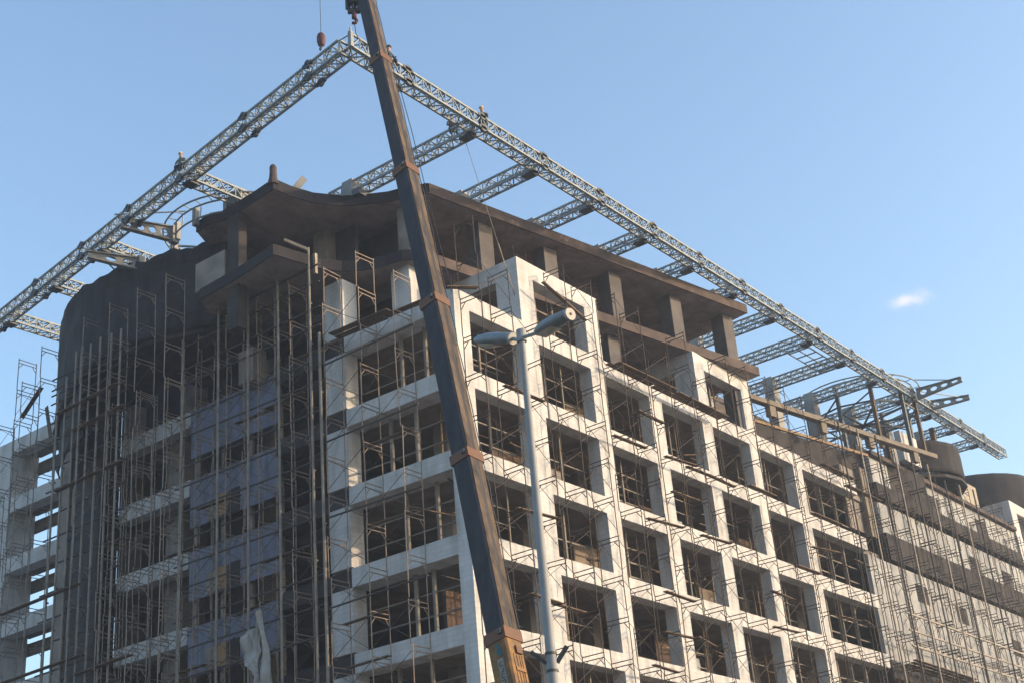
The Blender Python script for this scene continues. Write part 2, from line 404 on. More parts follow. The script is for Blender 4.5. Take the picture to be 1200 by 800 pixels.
part('roof_column', MB().box(5.0, 7.5, 31.5, 34.5, 13.6, 25.5), M_tan)
part('penthouse_wall', MB().box(7.6, 8.4, 27, 60, 13.65, 25.45), M_dark)
part('roof_column', MB().box(-9.4, -7.6, 37.6, 40.4, 4.0, 11.8), M_dark)
part('roof_column', MB().box(-9.4, -7.6, 37.6, 40.4, 13.65, 25.45), M_dark)
part('roof_column', MB().box(-1, 2, 43.4, 47, -1.0, 5.0), M_slab)
part('parapet_panel', MB().box(-9.4, -8.9, 41.1, 48.5, 14.2, 19.6), M_slab)
part('slab_edge', MB().box(2.4, 4.39, 39.8, 62.1, -2.5, -.9), M_dark)
part('slab_edge', MB().box(.5, 4.4, 27.6, 62.3, 5.0, 6.2), M_dark)
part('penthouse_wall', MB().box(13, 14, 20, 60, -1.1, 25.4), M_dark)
part('penthouse_wall', MB().prism([(15,27),(93,13.2),(93.2,14.2),(15.2,28)], 13.65, 25.45), M_dark)  # deep shade behind the roof columns is put into the wall colour
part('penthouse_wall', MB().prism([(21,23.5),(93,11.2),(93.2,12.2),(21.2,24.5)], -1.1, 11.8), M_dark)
# drum at the far left of the roof
arc = [(-3.0,47.0),(-4.9,51.5),(-6.1,54.7),(-7.4,57.9),(-8.6,62.6),(-9.6,67.5),(-10.3,73.0),(-9.9,78.5),(-8.3,84.8),(-5.0,91.5),(-1.9,96.3),(4,98.5)]
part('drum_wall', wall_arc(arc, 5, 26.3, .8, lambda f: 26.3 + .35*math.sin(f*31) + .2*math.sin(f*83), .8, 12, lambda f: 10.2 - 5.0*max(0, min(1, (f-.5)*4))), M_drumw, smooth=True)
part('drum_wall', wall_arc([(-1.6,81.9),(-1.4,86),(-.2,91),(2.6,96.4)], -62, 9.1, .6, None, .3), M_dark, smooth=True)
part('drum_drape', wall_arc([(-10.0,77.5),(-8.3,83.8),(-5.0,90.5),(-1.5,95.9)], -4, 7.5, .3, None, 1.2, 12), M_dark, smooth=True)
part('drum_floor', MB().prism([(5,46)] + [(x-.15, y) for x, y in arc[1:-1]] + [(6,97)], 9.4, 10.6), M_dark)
part('core_wall', MB().box(12.3, 13.2, 60.2, 95.9, GZ, 24), M_dark)
part('core_wall', MB().box(3.0, 12.25, 95.95, 96.6, GZ, 24), M_dark)
for k in range(1, 6):
    z = -ST*k
    part('drum_floor', MB().prism([(4.3,82.4),(-1.6,82.4),(-1.6,88),(1.2,95.9),(4.3,95.9)], z-2.6, z-1.0), M_dark)
# white balconies between the drum bay and the sheeting
for k in range(-1, 6):
    z = -ST*k - .1
    part('spandrel', MB().box(1.6, 4.2, 62.4, 81.6, z-3.0, z), M_white)
    if k >= 0: part('inner_column', MB().box(5.5, 9, 69.5, 73.2, z-ST+.5, z-1.1), M_slab)
# violet-blue sheeting, a tall sheet at each storey, a plywood hatch low in three of them
for k in range(0, 6):
    zt = -.2 - 12.95*k; zb = zt - 9.0 + min(k,3)*.28
    o = part('wall_sheeting', MB().box(1.6, 2.1, 39.8, 62.1, zb, zt), M_glass)
    part('slab_edge', MB().box(2.4, 4.39, 39.8, 62.1, -ST*(k+1)-2.6, -ST*(k+1)-1.0 ), M_dark)
    if k in (1,2,3):
        part('hatch_board', MB().box(1.2, 1.5, 52.4, 54.6, zb+.2, zb+4.0), M_board)
        part('hatch_board', MB().box(1.25, 1.5, 54.7, 57.4, zb+.1, zb+3.8), M_slab)
        part('hatch_shade_panel', MB().box(1.45, 1.59, 49.6, 52.2, zb+.1, zb+4.2), M_dark)  # solid dark panel standing in for the shade inside the hatch hole
for y in (41, 48, 55, 61.6):
    part('wall_post', MB().box(2.6, 3.2, y-.3, y+.3, -75, -.5), M_galv)
# far left wing: open white frame
TL = [10.8, -1.6, -13.9, -26.3, -38.7, -51.1, -63.5]
part('facade_column', MB().box(1.6, 7.6, 116.2, 121, GZ, 10.8), M_white)
part('facade_column', MB().box(1.6, 5, 97.0, 99.6, GZ, 7.8), M_slab)
for z in TL:
    part('spandrel', MB().box(1.6, 4.4, 99.6, 116.2, z-2.9, z), M_white)
    part('floor_slab', MB().box(4.45, 8, 99.6, 116.2, z-2.2, z-1.2), M_slab)
    part('wing_beam', MB().box(8.1, 9.5, 97, 130, z-5.0, z-3.0), M_slab)
for y in (97.2, 128): part('wing_column', MB().box(9.6, 11, y, y+2, GZ, 7), M_slab)

# right-hand stretch: tan roof beam, brown infill, grey block walls
sk = math.tan(math.radians(-9.6))
def bx(x): return 4.6 + (x-104)*sk
def skewbox(x0, x1, off, t, z0, z1):
    return MB().prism([(x0,bx(x0)+off),(x1,bx(x1)+off),(x1,bx(x1)+off+t),(x0,bx(x0)+off+t)], z0, z1)
part('roof_beam', skewbox(94.5, 174, 0, 1.6, 12.3, 13.4), M_tan)
for x in (110, 128, 146, 164): part('roof_beam_post', skewbox(x, x+2.0, .25, 1.2, 9.8, 12.3), M_tan)
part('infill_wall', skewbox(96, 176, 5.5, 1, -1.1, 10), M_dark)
part('infill_wall', MB().box(138.5, 146, 3.0, 3.9, -9.5, 5.5), M_slab)
part('infill_wall', MB().box(146.05, 149.6, 1.5, 3.9, -10.5, 6.0), M_tan)
part('roof_ledge', MB().box(149.7, 243.5, -.6, 9.0, 9.55, 10.6), M_slab2)
part('infill_wall', MB().box(150, 243, 3.0, 3.8, 10.65, 13.2), M_dark)
part('wall_panel', MB().box(150, 244, .6, 1.8, 3.0, 9.5), M_panel)
part('wall_panel', MB().box(150, 244, .6, 1.8, -9.2, -1.6), M_panel)
part('wall_panel', MB().box(139, 244, .6, 1.8, -39.8, -16.2), M_panel)
part('wall_panel', MB().box(156, 244, .6, 1.8, -56, -44.5), M_panel)
for z in (3.0, -9.2, -39.8):
    part('floor_band', MB().box(150 if z > -20 else 138.5, 244, -.2, 3.7, z-3.6 if z != -9.2 else z-6.4, z-.05), M_dark)
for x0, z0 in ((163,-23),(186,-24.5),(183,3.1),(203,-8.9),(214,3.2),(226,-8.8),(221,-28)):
    part('window_shade_panel', MB().box(x0, x0+6.5, .48, .59, z0, z0+4.2), M_dark)  # dark panels on the wall face stand in for shaded windows
m = MB()
for z in (-30.5, -34.2, -37.6): m.box(139, 240, -5.6, -5.3, z-.18, z+.18)
part('handrail', m, M_galv)
# block walls and drums on the far part of the roof
part('roof_block_wall', MB().box(171.2, 181.2, -.2, 1.4, 13.5, 21.2), M_white)
part('roof_block_wall', MB().box(214, 246, 9, 10.2, 14, 25.5), M_tanblock)
part('roof_block_wall', MB().box(214, 217.5, 6.5, 8.9, 8, 27), M_tanblock)
def circ(cx, cy, r, a0, a1, n_=14): return [(cx+r*math.cos(math.radians(a0+(a1-a0)*i/n_)), cy+r*math.sin(math.radians(a0+(a1-a0)*i/n_))) for i in range(n_+1)]
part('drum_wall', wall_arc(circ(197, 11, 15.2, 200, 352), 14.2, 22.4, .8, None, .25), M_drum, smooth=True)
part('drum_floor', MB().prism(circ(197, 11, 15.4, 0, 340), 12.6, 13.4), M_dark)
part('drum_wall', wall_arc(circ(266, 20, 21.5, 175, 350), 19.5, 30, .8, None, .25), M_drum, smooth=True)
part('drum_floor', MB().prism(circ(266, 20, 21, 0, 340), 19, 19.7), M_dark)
for a, b in ((244,248.5),(262,266)): part('facade_column', MB().box(a, b, -.05, 7.8, GZ, 18.9), M_white)
for z in (18.9, 4.5, -8.3, -21, -34): part('spandrel', MB().box(248.5, 262, -.05, 4, z-3, z), M_white)
part('core_wall', MB().box(247, 290, 9, 10, GZ, 18), M_inner)
for k in range(0, 5): part('floor_slab', MB().box(246.2, 290, 4.1, 42, -ST*k-2.3, -ST*k-1.15), M_slab)

# ------------------------------------------------------------------ lattice girders
def girder(name, p, q, wdt, hgt, side, label, cat, group, joints=(), posts=(), end_plates=True):
    """p,q: bottom chord line nearest the street; side: unit vector from it to the other bottom chord"""
    p = Vector(p); q = Vector(q); d = (q-p).normalized(); Ln = (q-p).length; side = Vector(side).normalized()*wdt; up = Vector((0,0,hgt))
    base = (p.x, p.y, p.z)
    t = thing(name, base, label, cat, group)
    cs = [p, p+side, p+up, p+side+up]
    for c in cs: obj('chord', MB().bar(c, c+d*Ln, .31, .31), M_truss, t)
    nseg = max(2, round(Ln/(hgt*.80)))
    for a, b in ((0,1),(2,3),(0,2),(1,3)):
        m = MB()
        nn = (cs[b]-cs[a]).cross(d)
        for i in range(nseg+1):
            x = d*(Ln*i/nseg)
            m.bar(cs[a]+x, cs[b]+x, .145, .13)
            if i < nseg:
                y = d*(Ln*(i+1)/nseg); s_, e_ = (a, b) if i % 2 == 0 else (b, a)
                m.bar(cs[s_]+x, cs[e_]+y, .175, .14)
        obj('lacing', m, M_truss, t)
    ax = side.normalized()
    for j in joints:
        for c, r in ((cs[0], .62), (cs[1], .62), (cs[2], .62)):
            obj('joint_plate', MB().disc(c+d*j, ax, r*1.12, .5, 14).bar(c+d*(j-1.1), c+d*(j+1.1), .5, .5), M_trussd, t)
    return t, cs, d
gz = 28.5
XT0 = -25.8; XT1 = 236
jx = [-13.5, 4.4, 20.9, 37.8, 55.1, 71.7, 88.5, 105, 122, 138.8, 155.3, 172, 188, 203.5, 219.5]
gX, _, _ = girder('roof_edge_girder', (XT0,-5,gz), (XT1,-5,gz), 2.3, 2.2, (0,1,0), 'long grey lattice girder running level above the sunlit grid facade', 'girder', 'steel lattice girders above the roof', [x-XT0 for x in jx])
pl0 = Vector((-26.0,-2.6,gz)); pl1 = Vector((-8.5,126,gz)); dl = (pl1-pl0).normalized(); sl_ = Vector((dl.y,-dl.x,0))
jl = [7.5, 24.6, 43, 59.5, 75.6, 93, 110]
gL, _, _ = girder('roof_edge_girder', pl0, pl1, 2.4, 2.2, sl_, 'long grey lattice girder falling away to the left over the curved dark wall', 'girder', 'steel lattice girders above the roof', jl)
obj('corner_post', MB().box(-26.2,-25.6,-5.3,-4.7,gz-.2,gz+2.5).box(-26.0,-25.8,-5.1,-4.9,gz+2.5,gz+3.3), M_truss, gX)
# cross girders from the roof to the long one along the facade
inner = {4.4: 27, 20.9: 12.5, 37.8: 9.6, 55.1: 7.0, 71.7: 4.4, 88.5: 1.2, 105: 22, 122: 22, 138.8: 24, 155.3: 22, 172: 19, 188: 17, 203.5: 14, 219.5: 10}
for i, x in enumerate(jx[1:]):
    y1 = inner[x] + 1.8
    t, cs, d = girder('cross_girder', (x-1.1, -2.5, gz), (x-1.1, y1, gz), 2.2, 2.0, (1,0,0),
        ['short lattice cross girder passing behind the crane boom to the curved roof edge', 'short lattice cross girder next right of the crane boom above the bare roof slab'][i] if i < 2 else '%s lattice cross girder right of the crane boom, tied to the facade girder' % ordn(i-1), 'girder', 'lattice cross girders of the roof edge')
    obj('bracket', MB().box(x-.9, x+.9, -2.6, -.6, gz-.45, gz-.18), M_trussd, t)
    zb = 27.5 if i < 6 else (13.9 if x < 170 else 10)
    yp = {3:0}.get(i, 0) + (y1-1.0 if i < 6 and i > 0 else (24 if i == 0 else 16.4 - max(0, x-140)*.14))
    obj('support_post', MB().box(x-1.5, x+1.5, yp-1.2, yp+1.2, zb, gz+2.4), M_post, t)
    if i < 6: obj('support_foot', MB().box(x-1.7, x+1.7, yp-2.9, yp-1.25, zb-.3, gz-.2), M_trussd, t)
cl = [(43, -7.4), (75.6-4, -2.6), (93-4, -3.0), (110-3, 2.0)]
for i, (s_, xe) in enumerate(cl):
    c = pl0 + dl*s_ + sl_*2.2
    t, cs, d = girder('cross_girder', (c.x, c.y+1.1, gz), (xe+4.5, c.y+1.1-.8, gz), 2.2, 2.0, (0,-1,0),
        ['pale cross girder by the pointed prow of the roof', 'pale cross girder over the dark curved wall between two perforated beams', 'pale cross girder at the crest of the dark curved wall', 'pale cross girder entering from the left frame edge'][i], 'girder', 'lattice cross girders of the roof edge')
    obj('bracket', MB().box(c.x-1.0, c.x+.9, c.y-1.0, c.y+1.0, gz-.6, gz-.18), M_trussd, t)
    if i < 3: obj('support_post', MB().box(xe-1.1, xe+1.1, c.y-1.6, c.y+1.6, 25.8 if i else 27.6, gz+2.4), M_post, t)
# mesh walkway hung between two cross girders
m = MB()
for i in range(5): m.bar((123.5+i*3.6, -1.5, 28.2), (123.5+i*3.6, 3.4, 28.2), .22)
for y in (-1.5, .9, 3.4): m.bar((123.0, y, 28.2), (138.6, y, 28.2), .22)
single('walkway_panel', m, M_truss, (131, 1, 28.1), 'open barred walkway panel bridging two cross girders under the facade girder', 'walkway')

# ------------------------------------------------------------------ perforated beams and ring frames on the roof
def holed_beam(name, p, q, h0, h1, nh, thick, par, z_up=True):
    """tapered web with round holes from p (deep end) to q (tip), flanges on top and bottom"""
    p = Vector(p); q = Vector(q); d = (q-p); Ln = d.length; d.normalize(); sd_ = d.cross(Vector((0,0,1))).normalized()
    m = MB()
    def pt(s, v, o):  # v: -1..1 across depth
        h = h0 + (h1-h0)*s/Ln
        return p + d*s + Vector((0,0,1))*(v*h/2) + sd_*o
    cell = min(h0*1.25, (Ln-.8)/nh); n8 = 8
    for k in range(nh):
        s0 = .4 + k*cell; s1 = s0 + cell
        for o in (-thick/2, thick/2):
            outer = [(s1,0),(s1,1),((s0+s1)/2,1),(s0,1),(s0,0),(s0,-1),((s0+s1)/2,-1),(s1,-1)]
            vs_ = [pt(a, b, o) for a, b in outer]
            for i in range(8):
                t = i*math.pi/4; vs_.append(pt((s0+s1)/2 + math.cos(t)*cell*.33, math.sin(t)*.60, o))
            m.add(vs_, [(i, (i+1) % 8, 8+(i+1) % 8, 8+i) for i in range(8)])
        vs_ = []
        for o in (-thick/2, thick/2):
            for i in range(8):
                t = i*math.pi/4; vs_.append(pt((s0+s1)/2 + math.cos(t)*cell*.33, math.sin(t)*.60, o))
        m.add(vs_, [(i, (i+1) % 8, 8+(i+1) % 8, 8+i) for i in range(8)])
    e = .4 + nh*cell
    for a, b in ((0, .4), (e, Ln)):
        vs_ = [pt(s, v, o) for s in (a, b) for v in (-1, 1) for o in (-thick/2, thick/2)]
        m.add(vs_, [(0,1,3,2),(4,6,7,5),(0,4,5,1),(2,3,7,6),(0,2,6,4),(1,5,7,3)])
    for v in (-1, 1):
        m.bar(pt(-.02, v, 0), pt(Ln+.02, v, 0), thick*3, .22)
    return obj(name, m, M_post, par)
rl = thing('ring_frame', (2, 49, 27.5), 'curved double-rail steel ring frame on the roof beside the dark left wall', 'steel frame', 'steel ring frames on the roof')
def ring(par, cx, cy, z, r, a0, a1, mat_=None):
    for dr, dz in ((0,0), (1.7,.15), (.2,-2.6)):
        obj('ring_rail', MB().path([(cx+(r+dr)*math.cos(t), cy+(r+dr)*math.sin(t), z+dz) for t in [math.radians(a0+(a1-a0)*i/30) for i in range(31)]], .17), M_truss, par)
    m = MB()
    for i in range(0, 31, 2):
        t = math.radians(a0+(a1-a0)*i/30)
        m.bar((cx+r*math.cos(t), cy+r*math.sin(t), z), (cx+(r+1.7)*math.cos(t), cy+(r+1.7)*math.sin(t), z+.15), .14)
        if i % 4 == 0: m.bar((cx+r*math.cos(t), cy+r*math.sin(t), z), (cx+(r+.2)*math.cos(t), cy+(r+.2)*math.sin(t), z-2.6), .14)
    obj('rung', m, M_truss, par)
ring(rl, 2.5, 48.5, 30.0, 13.2, 110, 262)
for ang in (130, 158, 185, 212, 238):
    t = math.radians(ang); obj('ring_post', MB().box(2.5+13*math.cos(t)-.45, 2.5+13*math.cos(t)+.45, 48.5+13*math.sin(t)-.45, 48.5+13*math.sin(t)+.45, 26.4, 29.9), M_post, rl)
obj('ring_tie', MB().bar((-10.5,50,30.4), (-19.5,58,29.5), .2).bar((-10,46,27.6),(2,52,28.2),.3).bar((-8,55,26.5),(4,46,26.5),.3), M_truss, rl)
holed_beam('perforated_beam', (-10.2,54.0,27.6), (-18.2,57.8,28.2), 2.7, 1.6, 4, .35, rl)
holed_beam('perforated_beam', (-9.4,64.3,26.0), (-16.6,69.2,27.2), 2.3, 1.2, 2, .35, rl)
obj('ring_post', MB().box(-10.6,-9.2,53.2,54.4,25.8,29), M_post, rl)
obj('ring_post', MB().box(-9.6,-8.2,63.6,65.0,25.2,27.6), M_post, rl)
obj('ring_brace', MB().tube((-14,67.5,26.2),(-9.9,68.5,25.2),.14).tube((-12.5,66.4,26),(-9.3,66,25),.14), M_trussd, rl)
rr = thing('ring_frame', (172, 8, 13.5), 'tangled dark steel ring frame with posts below the far end of the facade girder', 'steel frame', 'steel ring frames on the roof')
ring(rr, 171, 8.5, 32.2, 13.5, 0, 360)
for ang in range(0, 360, 36):
    t = math.radians(ang); x, y = 171+13.2*math.cos(t), 8.5+13.2*math.sin(t)
    obj('ring_post', MB().box(x-.42, x+.42, y-.42, y+.42, 14, 32), M_trussd if ang % 72 else M_wood, rr)
m = MB()
for i in range(5):
    a = math.radians(i*36); m.bar((171+13*math.cos(a), 8.5+13*math.sin(a), 25), (171-13*math.cos(a), 8.5-13*math.sin(a), 25), .4)
for i in range(10):
    a, b = math.radians(i*36), math.radians(i*36+36)
    m.bar((171+13*math.cos(a), 8.5+13*math.sin(a), 24), (171+13*math.cos(b), 8.5+13*math.sin(b), 29), .3)
    m.bar((171+13*math.cos(a), 8.5+13*math.sin(a), 26.5), (171+13*math.cos(b), 8.5+13*math.sin(b), 26.5), .35)
obj('ring_tie', m, M_trussd, rr)
holed_beam('perforated_beam', (174.4,-5.4,30), (175.4,-16.8,30.6), 2.6, 1.0, 4, .4, rr)
holed_beam('perforated_beam', (184.4,-4.0,30), (188.6,-13.4,30.6), 2.4, 1.0, 3, .4, rr)
obj('ring_tie', MB().bar((172,-6,33),(174.8,-13.5,31.3),.2).bar((176,-6,31),(187.5,-11.5,31),.2), M_truss, rr)
for x, y in ((196.2,0.5),(198.2,1.2)): obj('ring_post', MB().box(x-.6,x+.6,y-.6,y+.6,13.5,28.4), M_wood, rr)

# ------------------------------------------------------------------ scaffolding
FH = 6.425; TW = 3.9
def frame_mesh(along):
    """one welded frame, standing square to the facade; along = 'x': facade runs along x"""
    def P(o, z): return (0, -1-o, z+GZ) if along == 'x' else (-1-o, 0, z+GZ)
    m = MB(); r = .088
    for o in (0, TW): m.tube(P(o,0), P(o,FH), r, 6)
    for z in (FH-.25, FH-.95): m.tube(P(0,z), P(TW,z), .085, 5)
    m.tube(P(.1,FH-2.0), P(.9,FH-1.0), .07, 5).tube(P(TW-.1,FH-2.0), P(TW-.9,FH-1.0), .07, 5)
    return m.mesh('scaffold_frame', M_scaf)
def brace_mesh(along, pitch, o):
    m = MB()
    def P(s, z): return (s, -1-o, z+GZ) if along == 'x' else (-1-o, s, z+GZ)
    m.tube(P(0,.7), P(pitch,FH-.9), .045, 5).tube(P(0,FH-.9), P(pitch,.7), .045, 5)
    return m.mesh('cross_brace', M_scaf)
FM = {a: frame_mesh(a) for a in 'xy'}
pass
def variant(me, mm):
    c = me.copy(); c.materials.clear(); c.materials.append(mm); return c
FM['y'].materials[0] = M_scafl
FMD = {'x': variant(FM['x'], M_scafd), 'y': variant(FM['y'], M_galv)}
PITCH = 7.6
BR = {(a, o): brace_mesh(a, PITCH, o) for a in 'xy' for o in (.02, TW-.02)}
BM = {}
for a in 'xy':
    m = MB()
    for j in range(5):
        for o in (0, TW):
            f = (lambda z: (0,-1-o,z)) if a == 'x' else (lambda z: (-1-o,0,z))
            m.tube(f(GZ+j*FH), f(GZ+(j+1)*FH), .105, 6)
        f0, f1 = ((0,-1), (0,-1-TW)) if a == 'x' else ((-1,0), (-1-TW,0))
        m.tube((*f0, GZ+(j+1)*FH-.25), (*f1, GZ+(j+1)*FH-.25), .085, 5)
    BM[a] = m.mesh('base_frames', M_scaf)
def tower(along, s, top, label, group, brace=True, dark=False, j0=5, off=0):
    base = (s, 0, GZ) if along == 'x' else (off, s, GZ)
    t = thing('scaffold_tower', base, label, 'scaffolding', group)
    inst('base_frames', BM[along], t)
    for j in range(j0, top):
        inst('scaffold_frame', (FMD if dark else FM)[along], t, (rnd.uniform(-.12,.12), rnd.uniform(-.12,.12), j*FH)).rotation_euler = (rnd.uniform(-.012,.012), rnd.uniform(-.012,.012), rnd.uniform(-.05,.05))
        if brace and j < brace and rnd.random() < .72:
            inst('cross_brace', BR[(along, TW-.02)], t, (0,0,j*FH))

    return t
# along the sunlit facade
NR = 32
def topR(k):
    x = k*PITCH
    if x < 3: return 18
    if x < 17: return 16 if k == 2 else 17
    if x < 42: return 18
    if x < 70: return 17 if k % 2 else 18
    if x < 95: return 18
    return 18 if k % 3 else 17
for k in range(NR):
    lab = 'rusty scaffold tower at the building corner next to the crane boom' if k == 0 else '%s scaffold tower right of the building corner, against the sunlit %s' % (ordn(k), 'white grid' if k*PITCH < 138 else 'grey block wall')
    tower('x', k*PITCH+.2, topR(k), lab, 'scaffold towers along the sunlit facade', min(topR(k), topR(k+1)) if k < NR-1 else 0, dark=(k*PITCH > 136))
# along the shaded facade
tops = {7.6:17, 15.2:18, 22.8:18, 30.4:19, 38:19, 45.6:18, 53.2:18, 60.8:17, 68.4:17, 76:17, 98.8:20, 106.4:20, 114:16, 121.6:15}
ks = sorted(tops)
for i, y in enumerate(ks):
    nxt = tops[ks[i+1]] if i+1 < len(ks) else 0
    lab = '%s scaffold tower left of the building corner, against the shaded %s' % (ordn(i), 'white beams' if y < 23 else 'dark bay' if y < 39 else 'violet-blue sheeting' if y < 62 else 'white balconies' if y < 82 else 'curved dark wall' if y < 95 else 'open white wing')
    tower('y', y, tops[y], lab, 'scaffold towers along the shaded facade', min(tops[y], nxt), dark=y > 80)
for i, y in enumerate((50, 57.6, 65.2, 72.8)):
    tower('y', y, 19, '%s scaffold tower from the right in the outer row before the curved dark wall' % ordn(i), 'outer scaffold row before the curved dark wall', 19 if i < 3 else 0, dark=True, off=-9.3)
for i, y in enumerate((34.2, 41.8, 49.4, 57.0, 64.6, 72.2)):
    tower('y', y, (18, 18, 17, 18, 16, 16)[i], '%s scaffold tower from the right in the close row touching the shaded balconies and panels' % ordn(i), 'close scaffold row on the shaded side', 16, dark=(i % 2 == 0), off=.35)
for i, y in enumerate((102.6, 110.2)):
    tower('y', y, (19, 18)[i], ['tall scaffold tower standing in front of the open white wing parapet','outer scaffold tower beside the open white wing at the left edge'][i], 'scaffold towers along the shaded facade', 18, dark=True, off=-1.2)
# dense second row in front of the grey block wall
for k in range(8):
    x = 141.5 + k*12.6
    t = tower('x', x, 17, '%s scaffold tower of the inner row against the grey block wall' % ordn(k), 'inner scaffold row at the grey block wall', 0, dark=True, j0=5)
    t['_skip'] = 1
# tall poles of thicker pipe
def pole(x, y, top, r, label, group, m=M_galv):
    mb = MB().tube((x,y,GZ), (x,y,top), r, 8)
    for j in range(12):
        z = top - 3 - j*7.1
        mb.disc((x+r*.9,y-.05,z), (1,0,0), .16, .5, 6)
    single('scaffold_pole', mb, m, (x,y,GZ), label, 'scaffold pole', group)
for i, (y, z) in enumerate([(64.2,12.1),(66.8,12.2),(69.9,12.5),(72.6,12.3),(75.0,12.7),(76.7,12.1),(79.2,8),(81.5,6)]):
    pole(-12.5, y, z, .2, '%s thick pole from the right in the close row before the dark curved bay' % ordn(i), 'thick poles before the dark curved bay')
for i, (y, z) in enumerate([(25.3,15.0),(32.6,14.6),(39.8,12.9),(47.1,14.1),(56.3,15.1)]):
    pole(-5.4, y, z, .22, ['thick pole with bracket on top before the dark recess','second thick pole from the right before the dark recess','thick pole at the right edge of the violet-blue sheeting','thick pole up the middle of the violet-blue sheeting','thick pole at the left edge of the violet-blue sheeting'][i], 'thick poles before the violet-blue sheeting')
pole(-5.3, 23.4, -1.0, .25, 'short pale pole standing left of the white corner bay column', None)
for i in range(9):
    x = 121 + i*9.6
    pole(x, -6.0, 8.2 + (i % 3)*.9 - max(0, x-200)*.03, .2, '%s dark pole from the left before the brown roof band at right' % ordn(i), 'poles before the brown roof band', M_galv if i % 2 else M_scafd)
# long ledger pipes across the shaded side
lg = 0
for y0, y1, xl, zs in ((23.4, 58, -4.95, (11.5, 8.3, 3.8, 0.6, -5.2, -9, -14, -17.6, -22, -26.4, -31, -35, -40, -44.5, -49, -55)), (62, 84, -12.1, (8.6, 5.9, 7.2, 4.2, .2, -3.4, -8, -12.4, -16.5, -21, -26, -30.5, -35, -39.5, -44, -49, -55)), (4, 23, -4.95, (-6.4, -19.3, -32, -45))):
    for i, z in enumerate(zs):
        lg += 1
        sl0 = rnd.uniform(-.5,.5)
        single('ledger_pipe', MB().tube((xl,y0,z), (xl,y1,z+sl0), .15, 6), M_scafd, (xl,(y0+y1)/2,z),
            '%s horizontal pipe from the top clamped across the %s' % (ordn(i), 'poles of the violet-blue bay' if y0 > 20 and y0 < 60 else 'close poles of the curved dark bay' if y0 > 60 else 'shaded white corner bay'), 'pipe', 'horizontal pipes across the shaded side')
# a bent bracket arm on one pole
single('pole_bracket', MB().bar((-5.4,25.3,14.6), (-8.6,27.6,16.2), .5).bar((-4.6,24.6,13.9),(-4.6,24.6,10.2),.55), M_galv, (-5.4,25.3,14), 'pale bent arm fixed on top of the tall pole under the roof slab', 'bracket')

# planks
pk = 0
def plank(p, q, w_, label, m=M_wood):
    single('plank', MB().bar(p, q, w_, .16), m, p, label, 'plank', 'timber planks on the scaffolding')
plank((19.5,-3.2,6.6), (31,-3.2,3.4), .6, 'long plank slanting across the upper window behind the lamp heads')
plank((24,-2.4,6.6), (31,-2.4,4.6), .6, 'second slanting plank just behind the one by the lamp heads')
plank((1.5,-3.6,-1.0), (-3.4,-1.4,-1.8), 1.0, 'short plank poking out at the corner parapet beside the boom')
for i, (x0, x1, y, z) in enumerate([(38.5,52,-1.9,-1.7),(52.5,67,-1.9,-1.9),(67.5,76,-1.9,-1.8),(39.5,58,-3.2,-1.7),(58.5,76,-3.2,-1.9)]):
    plank((x0,y,z), (x1,y,z+rnd.uniform(-.2,.2)), 1.15, ['left plank of the inner run below the low parapet','middle plank of the inner run below the low parapet','right plank of the inner run below the low parapet','left plank of the outer run below the low parapet','right plank of the outer run below the low parapet'][i])
for i, (x0, x1, y, z) in enumerate([(117,132,-2.4,-1.3),(125,142,-3.4,-4.5),(78,88,-4.5,-15.5),(104,116,-4.4,-15.5),(92,102,-4.6,-28.4)]):
    plank((x0,y,z), (x1,y,z), 1.1, ['plank under the brown roof band above the wide bay','plank at the right end of the wide bay top beam','plank across the scaffold beside the raised right frame','plank across the scaffold at the left of the wide bay','lower plank across the scaffold left of the wide bay'][i])
for i, (y0, y1, z, xx) in enumerate([(3.5,13,-1.6,-2.2),(10,22.5,-1.4,-3.6),(12,22.5,-1.5,-2.2)]):
    plank((xx,y0,z), (xx,y1,z+.3), 1.25, ['plank on the shaded side right beside the boom','outer plank on the shaded side by the white stub column','inner plank on the shaded side by the white stub column'][i])
for i, (y0, y1, z) in enumerate([(64,81,1.6),(62,76,-3.0),(62,80,-13),(72,94,-31.5),(70,92,-43.5),(58,72,-46)]):
    plank((-12.95,y0,z), (-12.95,y1,z-.4), 1.0, '%s plank from the top laid along the curved dark bay' % ordn(i))
plank((-3,101,16), (-3,107,11.5), .9, 'plank leaning diagonally in the tall scaffold left of the curved wall')
plank((-2,100.5,12), (-2.4,98.0,5), .9, 'dark board propped upright on the white wing parapet')
used = set()
for q in range(26):
    k = rnd.randrange(1, 17); j = rnd.randrange(8, 16)
    if (k, j) in used: continue
    used.add((k, j))
    x = k*PITCH+.2; z = GZ+j*FH-.1
    plank((x-rnd.uniform(.3,1.5), -1.6-rnd.random()*2.6, z), (x+PITCH+rnd.uniform(.2,1.5), -1.6-rnd.random()*2.6, z+.02), .8, 'worn board on the %s scaffold tower right of the corner, %s lift down' % (ordn(k), ordn(topR(k)-j-1)))
for q in range(16):
    k = rnd.randrange(1, 9); j = rnd.randrange(8, 17)
    if (-k, j) in used: continue
    used.add((-k, j)); y = k*PITCH; z = GZ+j*FH-.1
    plank((-1.6-rnd.random()*2.6, y-rnd.uniform(.3,1.5), z), (-1.6-rnd.random()*2.6, y+PITCH+rnd.uniform(.2,1.5), z+.02), .8, 'worn board on the %s scaffold tower left of the corner, %s lift up' % (ordn(k-1), ordn(j)))
m = MB()
for i in range(4): m.bar((140+rnd.uniform(-1,1), -2-i, -41.2+i*.25), (176+rnd.uniform(-6,12), -2-i*.9, -41.4+i*.25), .9, .2)
single('plank_stack', m, M_wood, (155,-3,-41.5), 'long stacked planks at the foot of the grey block wall', 'planks')
